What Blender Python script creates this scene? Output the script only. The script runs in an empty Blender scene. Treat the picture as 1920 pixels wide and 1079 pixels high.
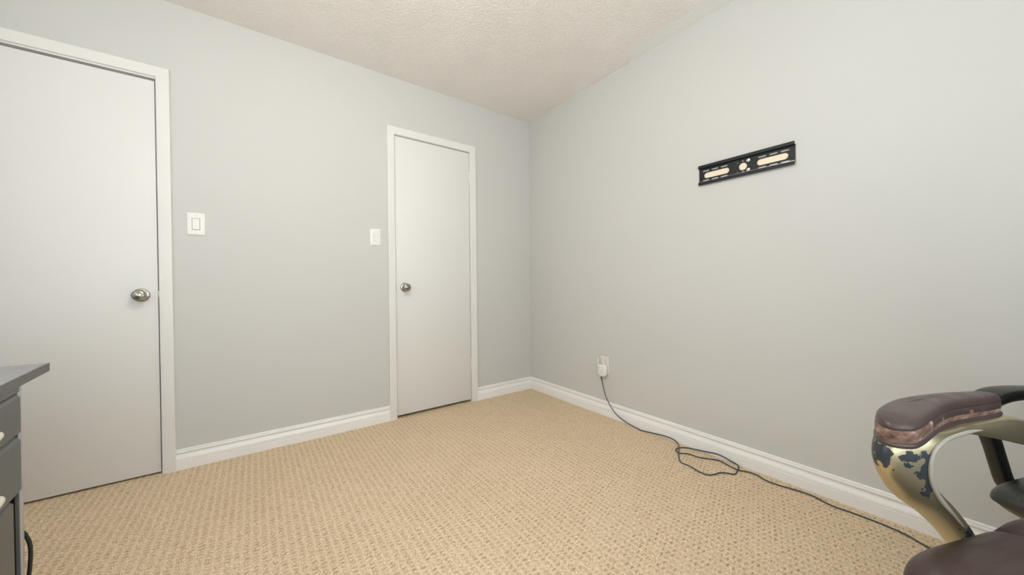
import bpy, bmesh, math, random
from mathutils import Vector, Matrix

SC = bpy.context.scene
COL = SC.collection
R = math.radians

# ------------------------------------------------------------------ camera
cam_d = bpy.data.cameras.new('camera')
cam = bpy.data.objects.new('camera', cam_d)
COL.objects.link(cam)
SC.camera = cam
cam_d.sensor_fit = 'HORIZONTAL'
cam_d.sensor_width = 36.0
cam_d.lens = 662.15 / 1920 * 36.0
cam_d.clip_start = 0.02
_r = Vector((0.80780625, -0.58937744, -0.00912702))
_u = Vector((0.01289411, 0.00218826, 0.99991447))
_f = Vector((0.58930706, 0.80785484, -0.00936719))
_m = Matrix((_r, _u, -_f)).transposed().to_4x4()
_m.translation = Vector((-2.05782, -2.53836, 0.96156))
cam.matrix_world = _m

# ------------------------------------------------------------------ world, view
w = bpy.data.worlds.new('sky')
SC.world = w
w.use_nodes = True
w.node_tree.nodes['Background'].inputs[0].default_value = (0.75, 0.86, 1.0, 1)
w.node_tree.nodes['Background'].inputs[1].default_value = 1.0
SC.view_settings.view_transform = 'Standard'
SC.view_settings.look = 'None'
SC.view_settings.gamma = 1
SC.view_settings.use_curve_mapping = False
SC.view_settings.exposure = 0.42

# ------------------------------------------------------------------ room dimensions
H = 2.445
XL, XR = -3.36, 0.0
YB, YF = -3.35, 0.0

# ------------------------------------------------------------------ lights
def area(name, loc, rot, sx, sy, power, col):
    d = bpy.data.lights.new(name, 'AREA')
    d.shape = 'RECTANGLE'
    d.size, d.size_y = sx, sy
    d.energy = power
    d.color = col
    o = bpy.data.objects.new(name, d)
    o.location = loc
    o.rotation_euler = rot
    COL.objects.link(o)
    return o
WIN = (-2.85, -0.75, 0.62, 2.12)      # window opening in the wall behind the camera
area('window_daylight', ((WIN[0] + WIN[1]) / 2, YB - 0.16, (WIN[2] + WIN[3]) / 2), (R(90), 0, 0),
     WIN[1] - WIN[0], WIN[3] - WIN[2], 21, (0.93, 0.97, 1.0))
area('added_ceiling_fill', ((WIN[0] + WIN[1]) / 2, YB - 1.25, 0.15), (R(135), 0, 0), 3.6, 1.6, 75, (1.0, 0.97, 0.92))  # added fill aimed up through the window to brighten the ceiling
WIN2 = (-2.80, -1.30, 0.92, 2.12)     # opening added for fill light in the wall behind the desk: y0, y1, z0, z1
area('added_side_fill', (XL - 0.16, (WIN2[0] + WIN2[1]) / 2, (WIN2[2] + WIN2[3]) / 2), (R(90), 0, R(-90)),
     WIN2[1] - WIN2[0], WIN2[3] - WIN2[2], 13, (0.93, 0.97, 1.0))  # added side light, evens out the brightness of the right wall
LAMP_POWER = 40.0

# ------------------------------------------------------------------ materials
def mat(name):
    m = bpy.data.materials.new(name)
    m.use_nodes = True
    nt = m.node_tree
    return m, nt, nt.nodes['Principled BSDF']
def nd(nt, t, **kw):
    n = nt.nodes.new(t)
    for k, v in kw.items():
        if isinstance(k, str) and k in n.inputs:
            n.inputs[k].default_value = v
        else:
            setattr(n, k, v)
    return n
def lk(nt, a, b):
    nt.links.new(a, b)
def coords(nt, scale=(1, 1, 1)):
    t = nt.nodes.new('ShaderNodeTexCoord')
    mp = nt.nodes.new('ShaderNodeMapping')
    mp.inputs['Scale'].default_value = scale
    lk(nt, t.outputs['Object'], mp.inputs['Vector'])
    return mp.outputs['Vector']
def ramp(nt, fac, stops, interp='LINEAR'):
    r = nt.nodes.new('ShaderNodeValToRGB')
    r.color_ramp.interpolation = interp
    e = r.color_ramp.elements
    while len(e) < len(stops):
        e.new(0.5)
    for i, (p, c) in enumerate(stops):
        e[i].position = p
        e[i].color = (*c, 1) if len(c) == 3 else c
    lk(nt, fac, r.inputs['Fac'])
    return r.outputs['Color']
def math_n(nt, op, a, b=None, c=None):
    n = nt.nodes.new('ShaderNodeMath')
    n.operation = op
    for i, v in enumerate((a, b, c)):
        if v is None:
            continue
        if isinstance(v, (int, float)):
            n.inputs[i].default_value = v
        else:
            lk(nt, v, n.inputs[i])
    return n.outputs[0]
def bump(nt, bsdf, height, strength, dist=0.001, normal=None):
    b = nt.nodes.new('ShaderNodeBump')
    b.inputs['Strength'].default_value = strength
    b.inputs['Distance'].default_value = dist
    lk(nt, height, b.inputs['Height'])
    if normal is not None:
        lk(nt, normal, b.inputs['Normal'])
    lk(nt, b.outputs['Normal'], bsdf.inputs['Normal'])
    return b.outputs['Normal']
def noise(nt, vec, scale, detail=2, rough=0.5):
    n = nt.nodes.new('ShaderNodeTexNoise')
    n.inputs['Scale'].default_value = scale
    n.inputs['Detail'].default_value = detail
    n.inputs['Roughness'].default_value = rough
    lk(nt, vec, n.inputs['Vector'])
    return n.outputs['Fac']
def mixc(nt, fac, a, b):
    n = nt.nodes.new('ShaderNodeMix')
    n.data_type = 'RGBA'
    for i, v in ((0, fac), (6, a), (7, b)):
        if isinstance(v, (int, float)):
            n.inputs[i].default_value = v
        elif isinstance(v, tuple):
            n.inputs[i].default_value = (*v, 1)
        else:
            lk(nt, v, n.inputs[i])
    return n.outputs[2]

def paint(name, col, rough, var=0.03, nscale=3.0, bscale=180, bstr=0.05, spec=0.5):
    m, nt, b = mat(name)
    v = coords(nt)
    f = noise(nt, v, nscale, 3)
    lo = tuple(c * (1 - var) for c in col)
    hi = tuple(min(1, c * (1 + var)) for c in col)
    lk(nt, ramp(nt, f, [(0.3, lo), (0.7, hi)]), b.inputs['Base Color'])
    b.inputs['Roughness'].default_value = rough
    b.inputs['Specular IOR Level'].default_value = spec
    if bstr:
        bump(nt, b, noise(nt, v, bscale, 3), bstr)
    return m

M = {}
M['wall'] = paint('wall_paint', (0.603, 0.596, 0.574), 0.65, 0.008, 1.5, 220, 0.10, 0.3)
M['trim'] = paint('trim_paint', (0.88, 0.865, 0.845), 0.32, 0.01, 6, 90, 0.02, 0.5)
M['casing'] = paint('casing_paint', (0.765, 0.75, 0.725), 0.38, 0.012, 6, 90, 0.02, 0.5)
M['door'] = paint('door_paint', (0.745, 0.735, 0.715), 0.42, 0.008, 1.2, 60, 0.03, 0.45)
M['plastic_white'] = paint('white_plastic', (0.82, 0.80, 0.77), 0.28, 0.005, 4, 50, 0.0)
M['plastic_cream'] = paint('cream_plastic', (0.74, 0.70, 0.63), 0.35, 0.01, 4, 50, 0.0)
M['desk_dark'] = paint('grey_desk_laminate', (0.105, 0.106, 0.100), 0.42, 0.06, 9, 300, 0.05)
M['desk_top'] = paint('grey_desk_top_laminate', (0.25, 0.255, 0.26), 0.26, 0.05, 7, 300, 0.04, 0.7)
M['desk_edge'] = paint('edge_sheen_grey', (0.40, 0.39, 0.40), 0.35, 0.03, 9, 300, 0.03)  # paler than the drawers: reflection on the edge put into the colour
M['black_gap'] = paint('gap_shade_black', (0.012, 0.012, 0.012), 0.6, 0.1, 9, 300, 0.03)  # black stands for the shade inside gaps and slots
M['handle'] = paint('ivory_handle', (0.72, 0.68, 0.58), 0.3, 0.02, 30, 60, 0.0)
M['cord'] = paint('blue_grey_cord', (0.050, 0.062, 0.078), 0.45, 0.12, 60, 400, 0.05)
M['cable'] = paint('black_cable', (0.018, 0.020, 0.020), 0.35, 0.1, 60, 400, 0.03)
M['bracket'] = paint('black_powder_coat', (0.010, 0.0115, 0.0125), 0.50, 0.15, 40, 900, 0.15, 0.35)
M['old_paint'] = paint('old_cream_wall_paint', (0.86, 0.72, 0.56), 0.6, 0.02, 30, 200, 0.05)
M['black_plastic'] = paint('black_chair_plastic', (0.013, 0.014, 0.013), 0.34, 0.1, 12, 500, 0.05)
M['chrome'] = paint('bright_steel', (0.62, 0.62, 0.60), 0.18, 0.02, 40, 200, 0.0)
M['chrome'].node_tree.nodes['Principled BSDF'].inputs['Metallic'].default_value = 1
M['bead'] = paint('champagne_bead', (0.40, 0.37, 0.31), 0.28, 0.03, 12, 200, 0.0)

def nickel():
    m, nt, b = mat('satin_nickel')
    v = coords(nt, (1, 1, 1))
    f = noise(nt, v, 60, 3)
    lk(nt, ramp(nt, f, [(0.3, (0.33, 0.31, 0.27)), (0.7, (0.46, 0.435, 0.39))]), b.inputs['Base Color'])
    b.inputs['Metallic'].default_value = 1
    b.inputs['Roughness'].default_value = 0.24
    return m
M['nickel'] = nickel()

def ceiling_mat():
    m, nt, b = mat('stippled_ceiling')
    t = nt.nodes.new('ShaderNodeTexCoord')
    v = t.outputs['Object']
    s = nt.nodes.new('ShaderNodeSeparateXYZ')
    lk(nt, v, s.inputs[0])
    # repaired band along the right wall, smoother and whiter
    nb = noise(nt, v, 7, 4)
    e = math_n(nt, 'ADD', s.outputs['X'], math_n(nt, 'MULTIPLY', nb, 0.12))       # > -0.03 inside band
    inx = math_n(nt, 'GREATER_THAN', e, -0.055)
    yy = math_n(nt, 'ADD', s.outputs['Y'], math_n(nt, 'MULTIPLY', nb, 0.25))
    iny = math_n(nt, 'LESS_THAN', yy, -0.98)
    patch = math_n(nt, 'MULTIPLY', inx, iny)
    f = noise(nt, v, 5, 3)
    base = ramp(nt, f, [(0.3, (0.85, 0.80, 0.75)), (0.7, (0.88, 0.83, 0.785))])
    lk(nt, mixc(nt, patch, base, (0.83, 0.82, 0.80)), b.inputs['Base Color'])
    b.inputs['Roughness'].default_value = 0.42
    b.inputs['Specular IOR Level'].default_value = 0.6
    n1 = nt.nodes.new('ShaderNodeTexNoise')
    n1.inputs['Scale'].default_value = 75
    n1.inputs['Detail'].default_value = 3
    n1.inputs['Distortion'].default_value = 0.6
    lk(nt, v, n1.inputs['Vector'])
    h = ramp(nt, n1.outputs['Fac'], [(0.42, (0, 0, 0)), (0.62, (1, 1, 1))])
    h2 = math_n(nt, 'MULTIPLY', h, math_n(nt, 'SUBTRACT', 1.0, math_n(nt, 'MULTIPLY', patch, 0.8)))
    bump(nt, b, h2, 0.55, 0.003)
    return m
M['ceiling'] = ceiling_mat()

def carpet_mat():
    m, nt, b = mat('woven_loop_carpet')
    t = nt.nodes.new('ShaderNodeTexCoord')
    v = t.outputs['Object']
    wn = nt.nodes.new('ShaderNodeTexNoise')           # wander of the rows
    wn.inputs['Scale'].default_value = 32
    wn.inputs['Detail'].default_value = 3
    lk(nt, v, wn.inputs['Vector'])
    sw = nt.nodes.new('ShaderNodeVectorMath'); sw.operation = 'SUBTRACT'
    lk(nt, wn.outputs['Color'], sw.inputs[0]); sw.inputs[1].default_value = (0.5, 0.5, 0.5)
    sc = nt.nodes.new('ShaderNodeVectorMath'); sc.operation = 'SCALE'
    lk(nt, sw.outputs[0], sc.inputs[0]); sc.inputs['Scale'].default_value = 0.013
    ad = nt.nodes.new('ShaderNodeVectorMath'); ad.operation = 'ADD'
    lk(nt, v, ad.inputs[0]); lk(nt, sc.outputs[0], ad.inputs[1])
    s = nt.nodes.new('ShaderNodeSeparateXYZ')
    lk(nt, ad.outputs[0], s.inputs[0])
    PX, PY = 0.027, 0.0187
    cx = math_n(nt, 'DIVIDE', s.outputs['X'], PX)
    col = math_n(nt, 'FLOOR', cx)
    fx = math_n(nt, 'SUBTRACT', math_n(nt, 'FRACT', cx), 0.5)
    off = math_n(nt, 'MULTIPLY', math_n(nt, 'FRACT', math_n(nt, 'MULTIPLY', col, 0.5)), 1.0)   # 0 or .5
    cy = math_n(nt, 'ADD', math_n(nt, 'DIVIDE', s.outputs['Y'], PY), off)
    fy = math_n(nt, 'SUBTRACT', math_n(nt, 'FRACT', cy), 0.5)
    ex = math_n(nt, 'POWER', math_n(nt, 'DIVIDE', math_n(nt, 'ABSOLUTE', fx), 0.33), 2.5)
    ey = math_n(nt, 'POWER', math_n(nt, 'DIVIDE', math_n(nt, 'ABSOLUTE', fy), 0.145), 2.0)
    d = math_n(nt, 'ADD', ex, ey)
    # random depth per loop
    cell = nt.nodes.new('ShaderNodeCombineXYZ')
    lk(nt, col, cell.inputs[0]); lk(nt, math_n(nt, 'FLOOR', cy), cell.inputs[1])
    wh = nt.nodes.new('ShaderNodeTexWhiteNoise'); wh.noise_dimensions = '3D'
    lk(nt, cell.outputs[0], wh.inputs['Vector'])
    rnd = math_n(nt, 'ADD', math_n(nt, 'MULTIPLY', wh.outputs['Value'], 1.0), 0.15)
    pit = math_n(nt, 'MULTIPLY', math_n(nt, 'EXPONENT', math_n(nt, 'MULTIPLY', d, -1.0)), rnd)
    # rib between the columns
    rib = math_n(nt, 'POWER', math_n(nt, 'MULTIPLY', math_n(nt, 'ABSOLUTE', fx), 2.0), 3.0)
    # yarn fibres: short strands lying both ways, chosen per loop
    def strands(rot, sc3, scale):
        mp = nt.nodes.new('ShaderNodeMapping')
        mp.inputs['Rotation'].default_value = (0, 0, rot)
        mp.inputs['Scale'].default_value = sc3
        lk(nt, v, mp.inputs['Vector'])
        return noise(nt, mp.outputs[0], scale, 2, 0.6)
    fa = strands(R(14), (0.42, 1.5, 1.0), 210)
    fb = strands(R(-10), (1.5, 0.42, 1.0), 210)
    pick = ramp(nt, noise(nt, v, 55, 2), [(0.46, (0, 0, 0)), (0.54, (1, 1, 1))])
    fib = mixc(nt, pick, fa, fb)
    fibc = ramp(nt, fib, [(0.36, (0, 0, 0)), (0.62, (1, 1, 1))])
    big = noise(nt, v, 2.2, 3)
    mid = noise(nt, v, 30, 3)
    base = mixc(nt, fibc, (0.50, 0.34, 0.18), (0.97, 0.81, 0.60))
    base = mixc(nt, math_n(nt, 'MULTIPLY', ramp(nt, big, [(0.35, (0, 0, 0)), (0.7, (1, 1, 1))]), 0.22), base, (0.62, 0.46, 0.28))
    base = mixc(nt, math_n(nt, 'MULTIPLY', ramp(nt, mid, [(0.5, (0, 0, 0)), (0.75, (1, 1, 1))]), 0.18), base, (0.55, 0.36, 0.19))
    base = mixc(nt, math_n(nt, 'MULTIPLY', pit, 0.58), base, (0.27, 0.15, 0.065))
    base = mixc(nt, math_n(nt, 'MULTIPLY', rib, 0.40), base, (0.92, 0.76, 0.55))
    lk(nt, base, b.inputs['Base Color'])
    b.inputs['Roughness'].default_value = 0.95
    b.inputs['Specular IOR Level'].default_value = 0.15
    h = math_n(nt, 'ADD', math_n(nt, 'MULTIPLY', pit, -1.0), math_n(nt, 'MULTIPLY', fibc, 0.45))
    h = math_n(nt, 'ADD', h, math_n(nt, 'MULTIPLY', rib, 0.18))
    bump(nt, b, h, 0.8, 0.004)
    return m
M['carpet'] = carpet_mat()

def leather(name, c0, c1, rough, streak=(1, 1, 1)):
    m, nt, b = mat(name)
    v = coords(nt, streak)
    f = noise(nt, v, 9, 5, 0.6)
    lk(nt, ramp(nt, f, [(0.3, c0), (0.7, c1)]), b.inputs['Base Color'])
    f2 = noise(nt, v, 26, 3)
    lk(nt, ramp(nt, f2, [(0.3, (rough - 0.07,) * 3), (0.7, (rough + 0.1,) * 3)]), b.inputs['Roughness'])
    vo = nt.nodes.new('ShaderNodeTexVoronoi')
    vo.inputs['Scale'].default_value = 420
    lk(nt, v, vo.inputs['Vector'])
    wr = noise(nt, v, 40, 4)
    h = math_n(nt, 'ADD', math_n(nt, 'MULTIPLY', vo.outputs['Distance'], 0.4), wr)
    bump(nt, b, h, 0.22, 0.002)
    return m
M['brown_leather'] = leather('worn_brown_leather', (0.030, 0.017, 0.015), (0.060, 0.036, 0.032), 0.42, (0.6, 2.5, 1))
M['pad_leather'] = leather('armrest_brown_leather', (0.055, 0.034, 0.030), (0.082, 0.056, 0.052), 0.36)
M['black_leather'] = leather('black_leather', (0.012, 0.014, 0.013), (0.022, 0.024, 0.022), 0.33)

def torn():
    m, nt, b = mat('torn_leather_edge')
    v = coords(nt, (1, 1, 1.6))
    f = noise(nt, v, 38, 5, 0.65)
    g = noise(nt, v, 200, 3, 0.6)
    c = ramp(nt, f, [(0.34, (0.045, 0.026, 0.022)), (0.43, (0.16, 0.085, 0.065)), (0.56, (0.27, 0.165, 0.12)), (0.70, (0.58, 0.50, 0.47))])
    c = mixc(nt, math_n(nt, 'MULTIPLY', g, 0.35), c, (0.13, 0.07, 0.055))
    lk(nt, c, b.inputs['Base Color'])
    b.inputs['Roughness'].default_value = 0.85
    bump(nt, b, math_n(nt, 'ADD', f, g), 0.7, 0.003)
    return m
M['torn'] = torn()

def gold(spots):
    m, nt, b = mat('worn_champagne_gold')
    t = nt.nodes.new('ShaderNodeTexCoord')
    v = t.outputs['Object']
    nf = nt.nodes.new('ShaderNodeTexNoise')
    nf.inputs['Scale'].default_value = 75
    nf.inputs['Detail'].default_value = 4
    lk(nt, v, nf.inputs['Vector'])
    tot = None
    for (p, r, sz) in spots:
        mp = nt.nodes.new('ShaderNodeMapping')
        mp.vector_type = 'POINT'
        mp.inputs['Location'].default_value = tuple(-p[i] * sz[i] for i in range(3))
        mp.inputs['Scale'].default_value = sz
        lk(nt, v, mp.inputs['Vector'])
        ln = nt.nodes.new('ShaderNodeVectorMath'); ln.operation = 'LENGTH'
        lk(nt, mp.outputs[0], ln.inputs[0])
        k = math_n(nt, 'SUBTRACT', 1.0, math_n(nt, 'DIVIDE', ln.outputs['Value'], r))
        k = math_n(nt, 'MAXIMUM', k, -1.0)
        tot = k if tot is None else math_n(nt, 'MAXIMUM', tot, k)
    f = math_n(nt, 'ADD', tot, math_n(nt, 'MULTIPLY', math_n(nt, 'SUBTRACT', nf.outputs['Fac'], 0.5), 2.6))
    worn = math_n(nt, 'GREATER_THAN', f, 0.30)
    bn = noise(nt, v, 6, 2)
    base = ramp(nt, bn, [(0.3, (0.50, 0.44, 0.27)), (0.7, (0.58, 0.52, 0.35))])
    lk(nt, mixc(nt, worn, base, (0.035, 0.042, 0.05)), b.inputs['Base Color'])
    lk(nt, math_n(nt, 'SUBTRACT', 0.85, math_n(nt, 'MULTIPLY', worn, 0.85)), b.inputs['Metallic'])
    b.inputs['Roughness'].default_value = 0.33
    bump(nt, b, math_n(nt, 'SUBTRACT', 1.0, worn), 0.3, 0.0006)
    return m

def glass_mat():
    m, nt, b = mat('window_glass')
    nt.nodes.remove(b)
    g = nt.nodes.new('ShaderNodeBsdfGlossy'); g.inputs['Roughness'].default_value = 0.02
    tr = nt.nodes.new('ShaderNodeBsdfTransparent')
    tr.inputs['Color'].default_value = (0.96, 0.98, 0.97, 1)
    mx = nt.nodes.new('ShaderNodeMixShader'); mx.inputs[0].default_value = 0.06
    lk(nt, tr.outputs[0], mx.inputs[1]); lk(nt, g.outputs[0], mx.inputs[2])
    lk(nt, mx.outputs[0], nt.nodes['Material Output'].inputs['Surface'])
    return m
M['glass'] = glass_mat()

def lamp_mat():
    m, nt, b = mat('lit_opal_glass')
    b.inputs['Base Color'].default_value = (0.9, 0.88, 0.84, 1)
    b.inputs['Emission Color'].default_value = (1.0, 0.965, 0.92, 1)
    b.inputs['Emission Strength'].default_value = LAMP_POWER
    b.inputs['Roughness'].default_value = 0.3
    return m
M['lamp'] = lamp_mat()

# ------------------------------------------------------------------ object helpers
def tag(o, label=None, cat=None, group=None, kind=None):
    if label: o['label'] = label
    if cat: o['category'] = cat
    if group: o['group'] = group
    if kind: o['kind'] = kind
    return o
def thing(name, label, cat, loc=(0, 0, 0), rotz=0.0, group=None, kind=None):
    o = bpy.data.objects.new(name, None)
    o.empty_display_size = 0.1
    o.location = loc
    o.rotation_euler = (0, 0, rotz)
    COL.objects.link(o)
    return tag(o, label, cat, group, kind)
def link(name, bm, m, parent=None, smooth=True, ang=35):
    bmesh.ops.recalc_face_normals(bm, faces=bm.faces)
    me = bpy.data.meshes.new(name)
    bm.to_mesh(me); bm.free()
    ms = m if isinstance(m, (list, tuple)) else [m]
    for x in ms:
        me.materials.append(x)
    if smooth:
        me.polygons.foreach_set('use_smooth', [True] * len(me.polygons))
        me.set_sharp_from_angle(angle=R(ang))
    o = bpy.data.objects.new(name, me)
    COL.objects.link(o)
    if parent is not None:
        o.parent = parent
    return o
def box(bm, a, b, bev=0.0, seg=2):
    lo = [min(a[i], b[i]) for i in range(3)]; hi = [max(a[i], b[i]) for i in range(3)]
    r = bmesh.ops.create_cube(bm, size=1.0)
    vs = r['verts']
    for v in vs:
        for i in range(3):
            v.co[i] = lo[i] if v.co[i] < 0 else hi[i]
    if bev:
        es = list({e for v in vs for e in v.link_edges})
        bmesh.ops.bevel(bm, geom=es, offset=bev, segments=seg, affect='EDGES', profile=0.5)
def boxo(name, a, b, m, parent=None, bev=0.0, seg=2):
    bm = bmesh.new(); box(bm, a, b, bev, seg)
    return link(name, bm, m, parent)
def crom(pts, n=6, closed=False):
    P = [tuple(p) for p in pts]; N = len(P); out = []
    rng = range(N) if closed else range(N - 1)
    for i in rng:
        p1, p2 = P[i], P[(i + 1) % N]
        p0 = P[(i - 1) % N] if (closed or i > 0) else tuple(2 * a - b for a, b in zip(p1, p2))
        p3 = P[(i + 2) % N] if (closed or i < N - 2) else tuple(2 * b - a for a, b in zip(p1, p2))
        for k in range(n):
            t = k / n
            out.append(tuple(0.5 * (2 * b + (c - a) * t + (2 * a - 5 * b + 4 * c - d) * t * t + (3 * b - a - 3 * c + d) * t ** 3)
                             for a, b, c, d in zip(p0, p1, p2, p3)))
    if not closed:
        out.append(P[-1])
    return out
def loft(bm, rings, cap=True, closed=False, mi=0):
    vr = [[bm.verts.new(p) for p in r] for r in rings]
    n = len(vr[0])
    rng = range(len(vr)) if closed else range(len(vr) - 1)
    for i in rng:
        a, b = vr[i], vr[(i + 1) % len(vr)]
        for j in range(n):
            f = bm.faces.new((a[j], a[(j + 1) % n], b[(j + 1) % n], b[j])); f.material_index = mi
    if cap and not closed:
        f = bm.faces.new(vr[0]); f.material_index = mi
        f = bm.faces.new(list(reversed(vr[-1]))); f.material_index = mi
    return vr
def tube(bm, pts, r, seg=10, closed=False):
    P = [Vector(p) for p in pts]; N = len(P); rings = []
    up = None
    for i, p in enumerate(P):
        if closed: t = P[(i + 1) % N] - P[i - 1]
        else: t = P[min(i + 1, N - 1)] - P[max(i - 1, 0)]
        t.normalize()
        if up is None:
            up = t.orthogonal().normalized()
        up = (up - t * up.dot(t)).normalized()
        s = t.cross(up)
        rr = r(i / (N - 1)) if callable(r) else r
        rings.append([p + (up * math.cos(a) + s * math.sin(a)) * rr for a in [2 * math.pi * k / seg for k in range(seg)]])
    loft(bm, rings, closed=closed)
def lathe(bm, prof, seg=32, axis='Z', origin=(0, 0, 0)):
    # prof: list of (radius, height along axis)
    o = Vector(origin); rings = []
    for r, h in prof:
        ring = []
        for k in range(seg):
            a = 2 * math.pi * k / seg
            x, y = r * math.cos(a), r * math.sin(a)
            ring.append(o + (Vector((x, y, h)) if axis == 'Z' else Vector((x, h, y)) if axis == 'Y' else Vector((h, x, y))))
        rings.append(ring)
    loft(bm, rings)
def quad(bm, pts):
    bm.faces.new([bm.verts.new(p) for p in pts])
def curve_plate(name, outer, holes, thick, m, parent, xf):
    # flat plate with holes: 2D loops -> mesh, xf maps (u, v, depth) to local xyz
    cu = bpy.data.curves.new('tmp', 'CURVE'); cu.dimensions = '2D'; cu.fill_mode = 'BOTH'; cu.extrude = thick / 2
    for loop in [outer] + holes:
        sp = cu.splines.new('POLY'); sp.points.add(len(loop) - 1)
        for i, (x, y) in enumerate(loop): sp.points[i].co = (x, y, 0, 1)
        sp.use_cyclic_u = True
    ob = bpy.data.objects.new('tmp', cu); COL.objects.link(ob)
    dg = bpy.context.evaluated_depsgraph_get()
    me = bpy.data.meshes.new_from_object(ob.evaluated_get(dg))
    bpy.data.objects.remove(ob); bpy.data.curves.remove(cu)
    bm = bmesh.new(); bm.from_mesh(me); bpy.data.meshes.remove(me)
    for v in bm.verts: v.co = Vector(xf(*v.co))
    bmesh.ops.remove_doubles(bm, verts=bm.verts, dist=1e-6)
    return link(name, bm, m, parent, ang=30)
def stadium(cx, cy, L, h, n=10):
    r = h / 2; a = L / 2 - r; out = []
    for k in range(n + 1):
        t = -math.pi / 2 + math.pi * k / n; out.append((cx + a + r * math.cos(t), cy + r * math.sin(t)))
    for k in range(n + 1):
        t = math.pi / 2 + math.pi * k / n; out.append((cx - a + r * math.cos(t), cy + r * math.sin(t)))
    return out

# ------------------------------------------------------------------ room shell
D1 = (-3.222, -2.4535, 2.028)     # door_1 clear opening: x0, x1, top
D2 = (-1.2395, -0.6285, 2.038)    # door_2
CW = 0.052                        # casing width
TW = 0.12                         # wall thickness

# floor
bm = bmesh.new(); box(bm, (XL - 0.1, YB - 0.1, -0.05), (XR + 0.1, YF + 0.14, 0.0))
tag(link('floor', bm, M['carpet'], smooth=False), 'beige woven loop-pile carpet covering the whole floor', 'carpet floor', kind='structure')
# ceiling
bm = bmesh.new(); box(bm, (XL - 0.1, YB - 0.1, H), (XR + 0.1, YF + 0.14, H + 0.06))
tag(link('ceiling', bm, M['ceiling'], smooth=False), 'off-white stippled ceiling above the room', 'ceiling', kind='structure')

def wall_xz(name, y0, y1, x0, x1, openings, label):
    # wall in the xz plane with rectangular openings (x0, x1, z0, z1)
    bm = bmesh.new()
    xs = sorted({x0, x1, *[o[0] for o in openings], *[o[1] for o in openings]})
    for a, b in zip(xs, xs[1:]):
        op = [o for o in openings if o[0] <= a + 1e-6 and o[1] >= b - 1e-6]
        if not op: box(bm, (a, y0, 0), (b, y1, H))
        else:
            o = op[0]
            if o[2] > 0: box(bm, (a, y0, 0), (b, y1, o[2]))
            box(bm, (a, y0, o[3]), (b, y1, H))
    bmesh.ops.remove_doubles(bm, verts=bm.verts, dist=1e-5)
    # drop internal faces between neighbouring boxes
    dup = [f for f in bm.faces if all(len([g for g in e.link_faces]) > 2 for e in f.edges) and abs(f.normal.x) > 0.9]
    bmesh.ops.delete(bm, geom=dup, context='FACES')
    return tag(link(name, bm, M['wall'], smooth=False), label, 'wall', kind='structure')
wall_xz('wall_back', 0, TW, XL - 0.1, XR + 0.1,
        [(D1[0] - .02, D1[1] + .02, 0, D1[2] + .02), (D2[0] - .02, D2[1] + .02, 0, D2[2] + .02)],
        'pale grey-green wall holding the two white doors')
wall_xz('wall_front', YB - TW, YB, XL - 0.1, XR + 0.1, [WIN], 'pale grey-green wall with the window behind the viewer')
bm = bmesh.new(); box(bm, (0, YB, 0), (0.1, 0, H))
tag(link('wall_right', bm, M['wall'], smooth=False), 'pale grey-green wall with the black bracket and outlet', 'wall', kind='structure')
bm = bmesh.new()
box(bm, (XL - 0.1, YB, 0), (XL, 0, WIN2[2])); box(bm, (XL - 0.1, YB, WIN2[3]), (XL, 0, H))
box(bm, (XL - 0.1, YB, WIN2[2]), (XL, WIN2[0], WIN2[3])); box(bm, (XL - 0.1, WIN2[1], WIN2[2]), (XL, 0, WIN2[3]))
tag(link('wall_left', bm, M['wall'], smooth=False), 'pale grey-green wall behind the grey desk', 'wall', kind='structure')

# baseboards: profile (depth from wall, height)
BP = [(0, .1055), (.0055, .1055), (.0085, .1035), (.0095, .1005), (.0080, .0985), (.0075, .0965), (.0100, .0945), (.0112, .0905),
      (.0100, .0865), (.0070, .0835), (.0055, .0795), (.0062, .0745), (.0095, .0675), (.0128, .0600), (.0140, .0530),
      (.0138, .0480), (.0118, .0462), (.0118, .0448), (.0160, .0440), (.0160, .0), (0, .0)]
def bb_back(bm, x0, x1, m0=0, m1=0):
    # m0 / m1: mitre factor at the ends (+1 shortens by depth)
    loft(bm, [[(x0 + m0 * d, -d, z) for d, z in BP], [(x1 - m1 * d, -d, z) for d, z in BP]])
def bb_side(bm, x, sgn, y0, y1, m0, m1):
    loft(bm, [[(x + sgn * d, y0 + m0 * d, z) for d, z in BP], [(x + sgn * d, y1 - m1 * d, z) for d, z in BP]])
bm = bmesh.new()
bb_back(bm, XL, D1[0] - CW - .001, 1, 0); bb_back(bm, D1[1] + CW, D2[0] - CW, 0, 0); bb_back(bm, D2[1] + CW, XR, 0, 1)
tag(link('baseboard_back', bm, M['trim'], ang=25), 'white moulded baseboard beside the two doors', 'baseboard', kind='structure')
bm = bmesh.new(); bb_side(bm, 0, -1, YB, YF, 1, 1)
tag(link('baseboard_right', bm, M['trim'], ang=25), 'white moulded baseboard under the outlet and bracket', 'baseboard', kind='structure')
bm = bmesh.new(); bb_side(bm, XL, 1, YB, YF, 1, 1)
tag(link('baseboard_left', bm, M['trim'], ang=25), 'white moulded baseboard behind the grey desk', 'baseboard', kind='structure')
bm = bmesh.new(); loft(bm, [[(XL + d, YB + d, z) for d, z in BP], [(XR - d, YB + d, z) for d, z in BP]])
tag(link('baseboard_front', bm, M['trim'], ang=25), 'white moulded baseboard under the window', 'baseboard', kind='structure')

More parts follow.
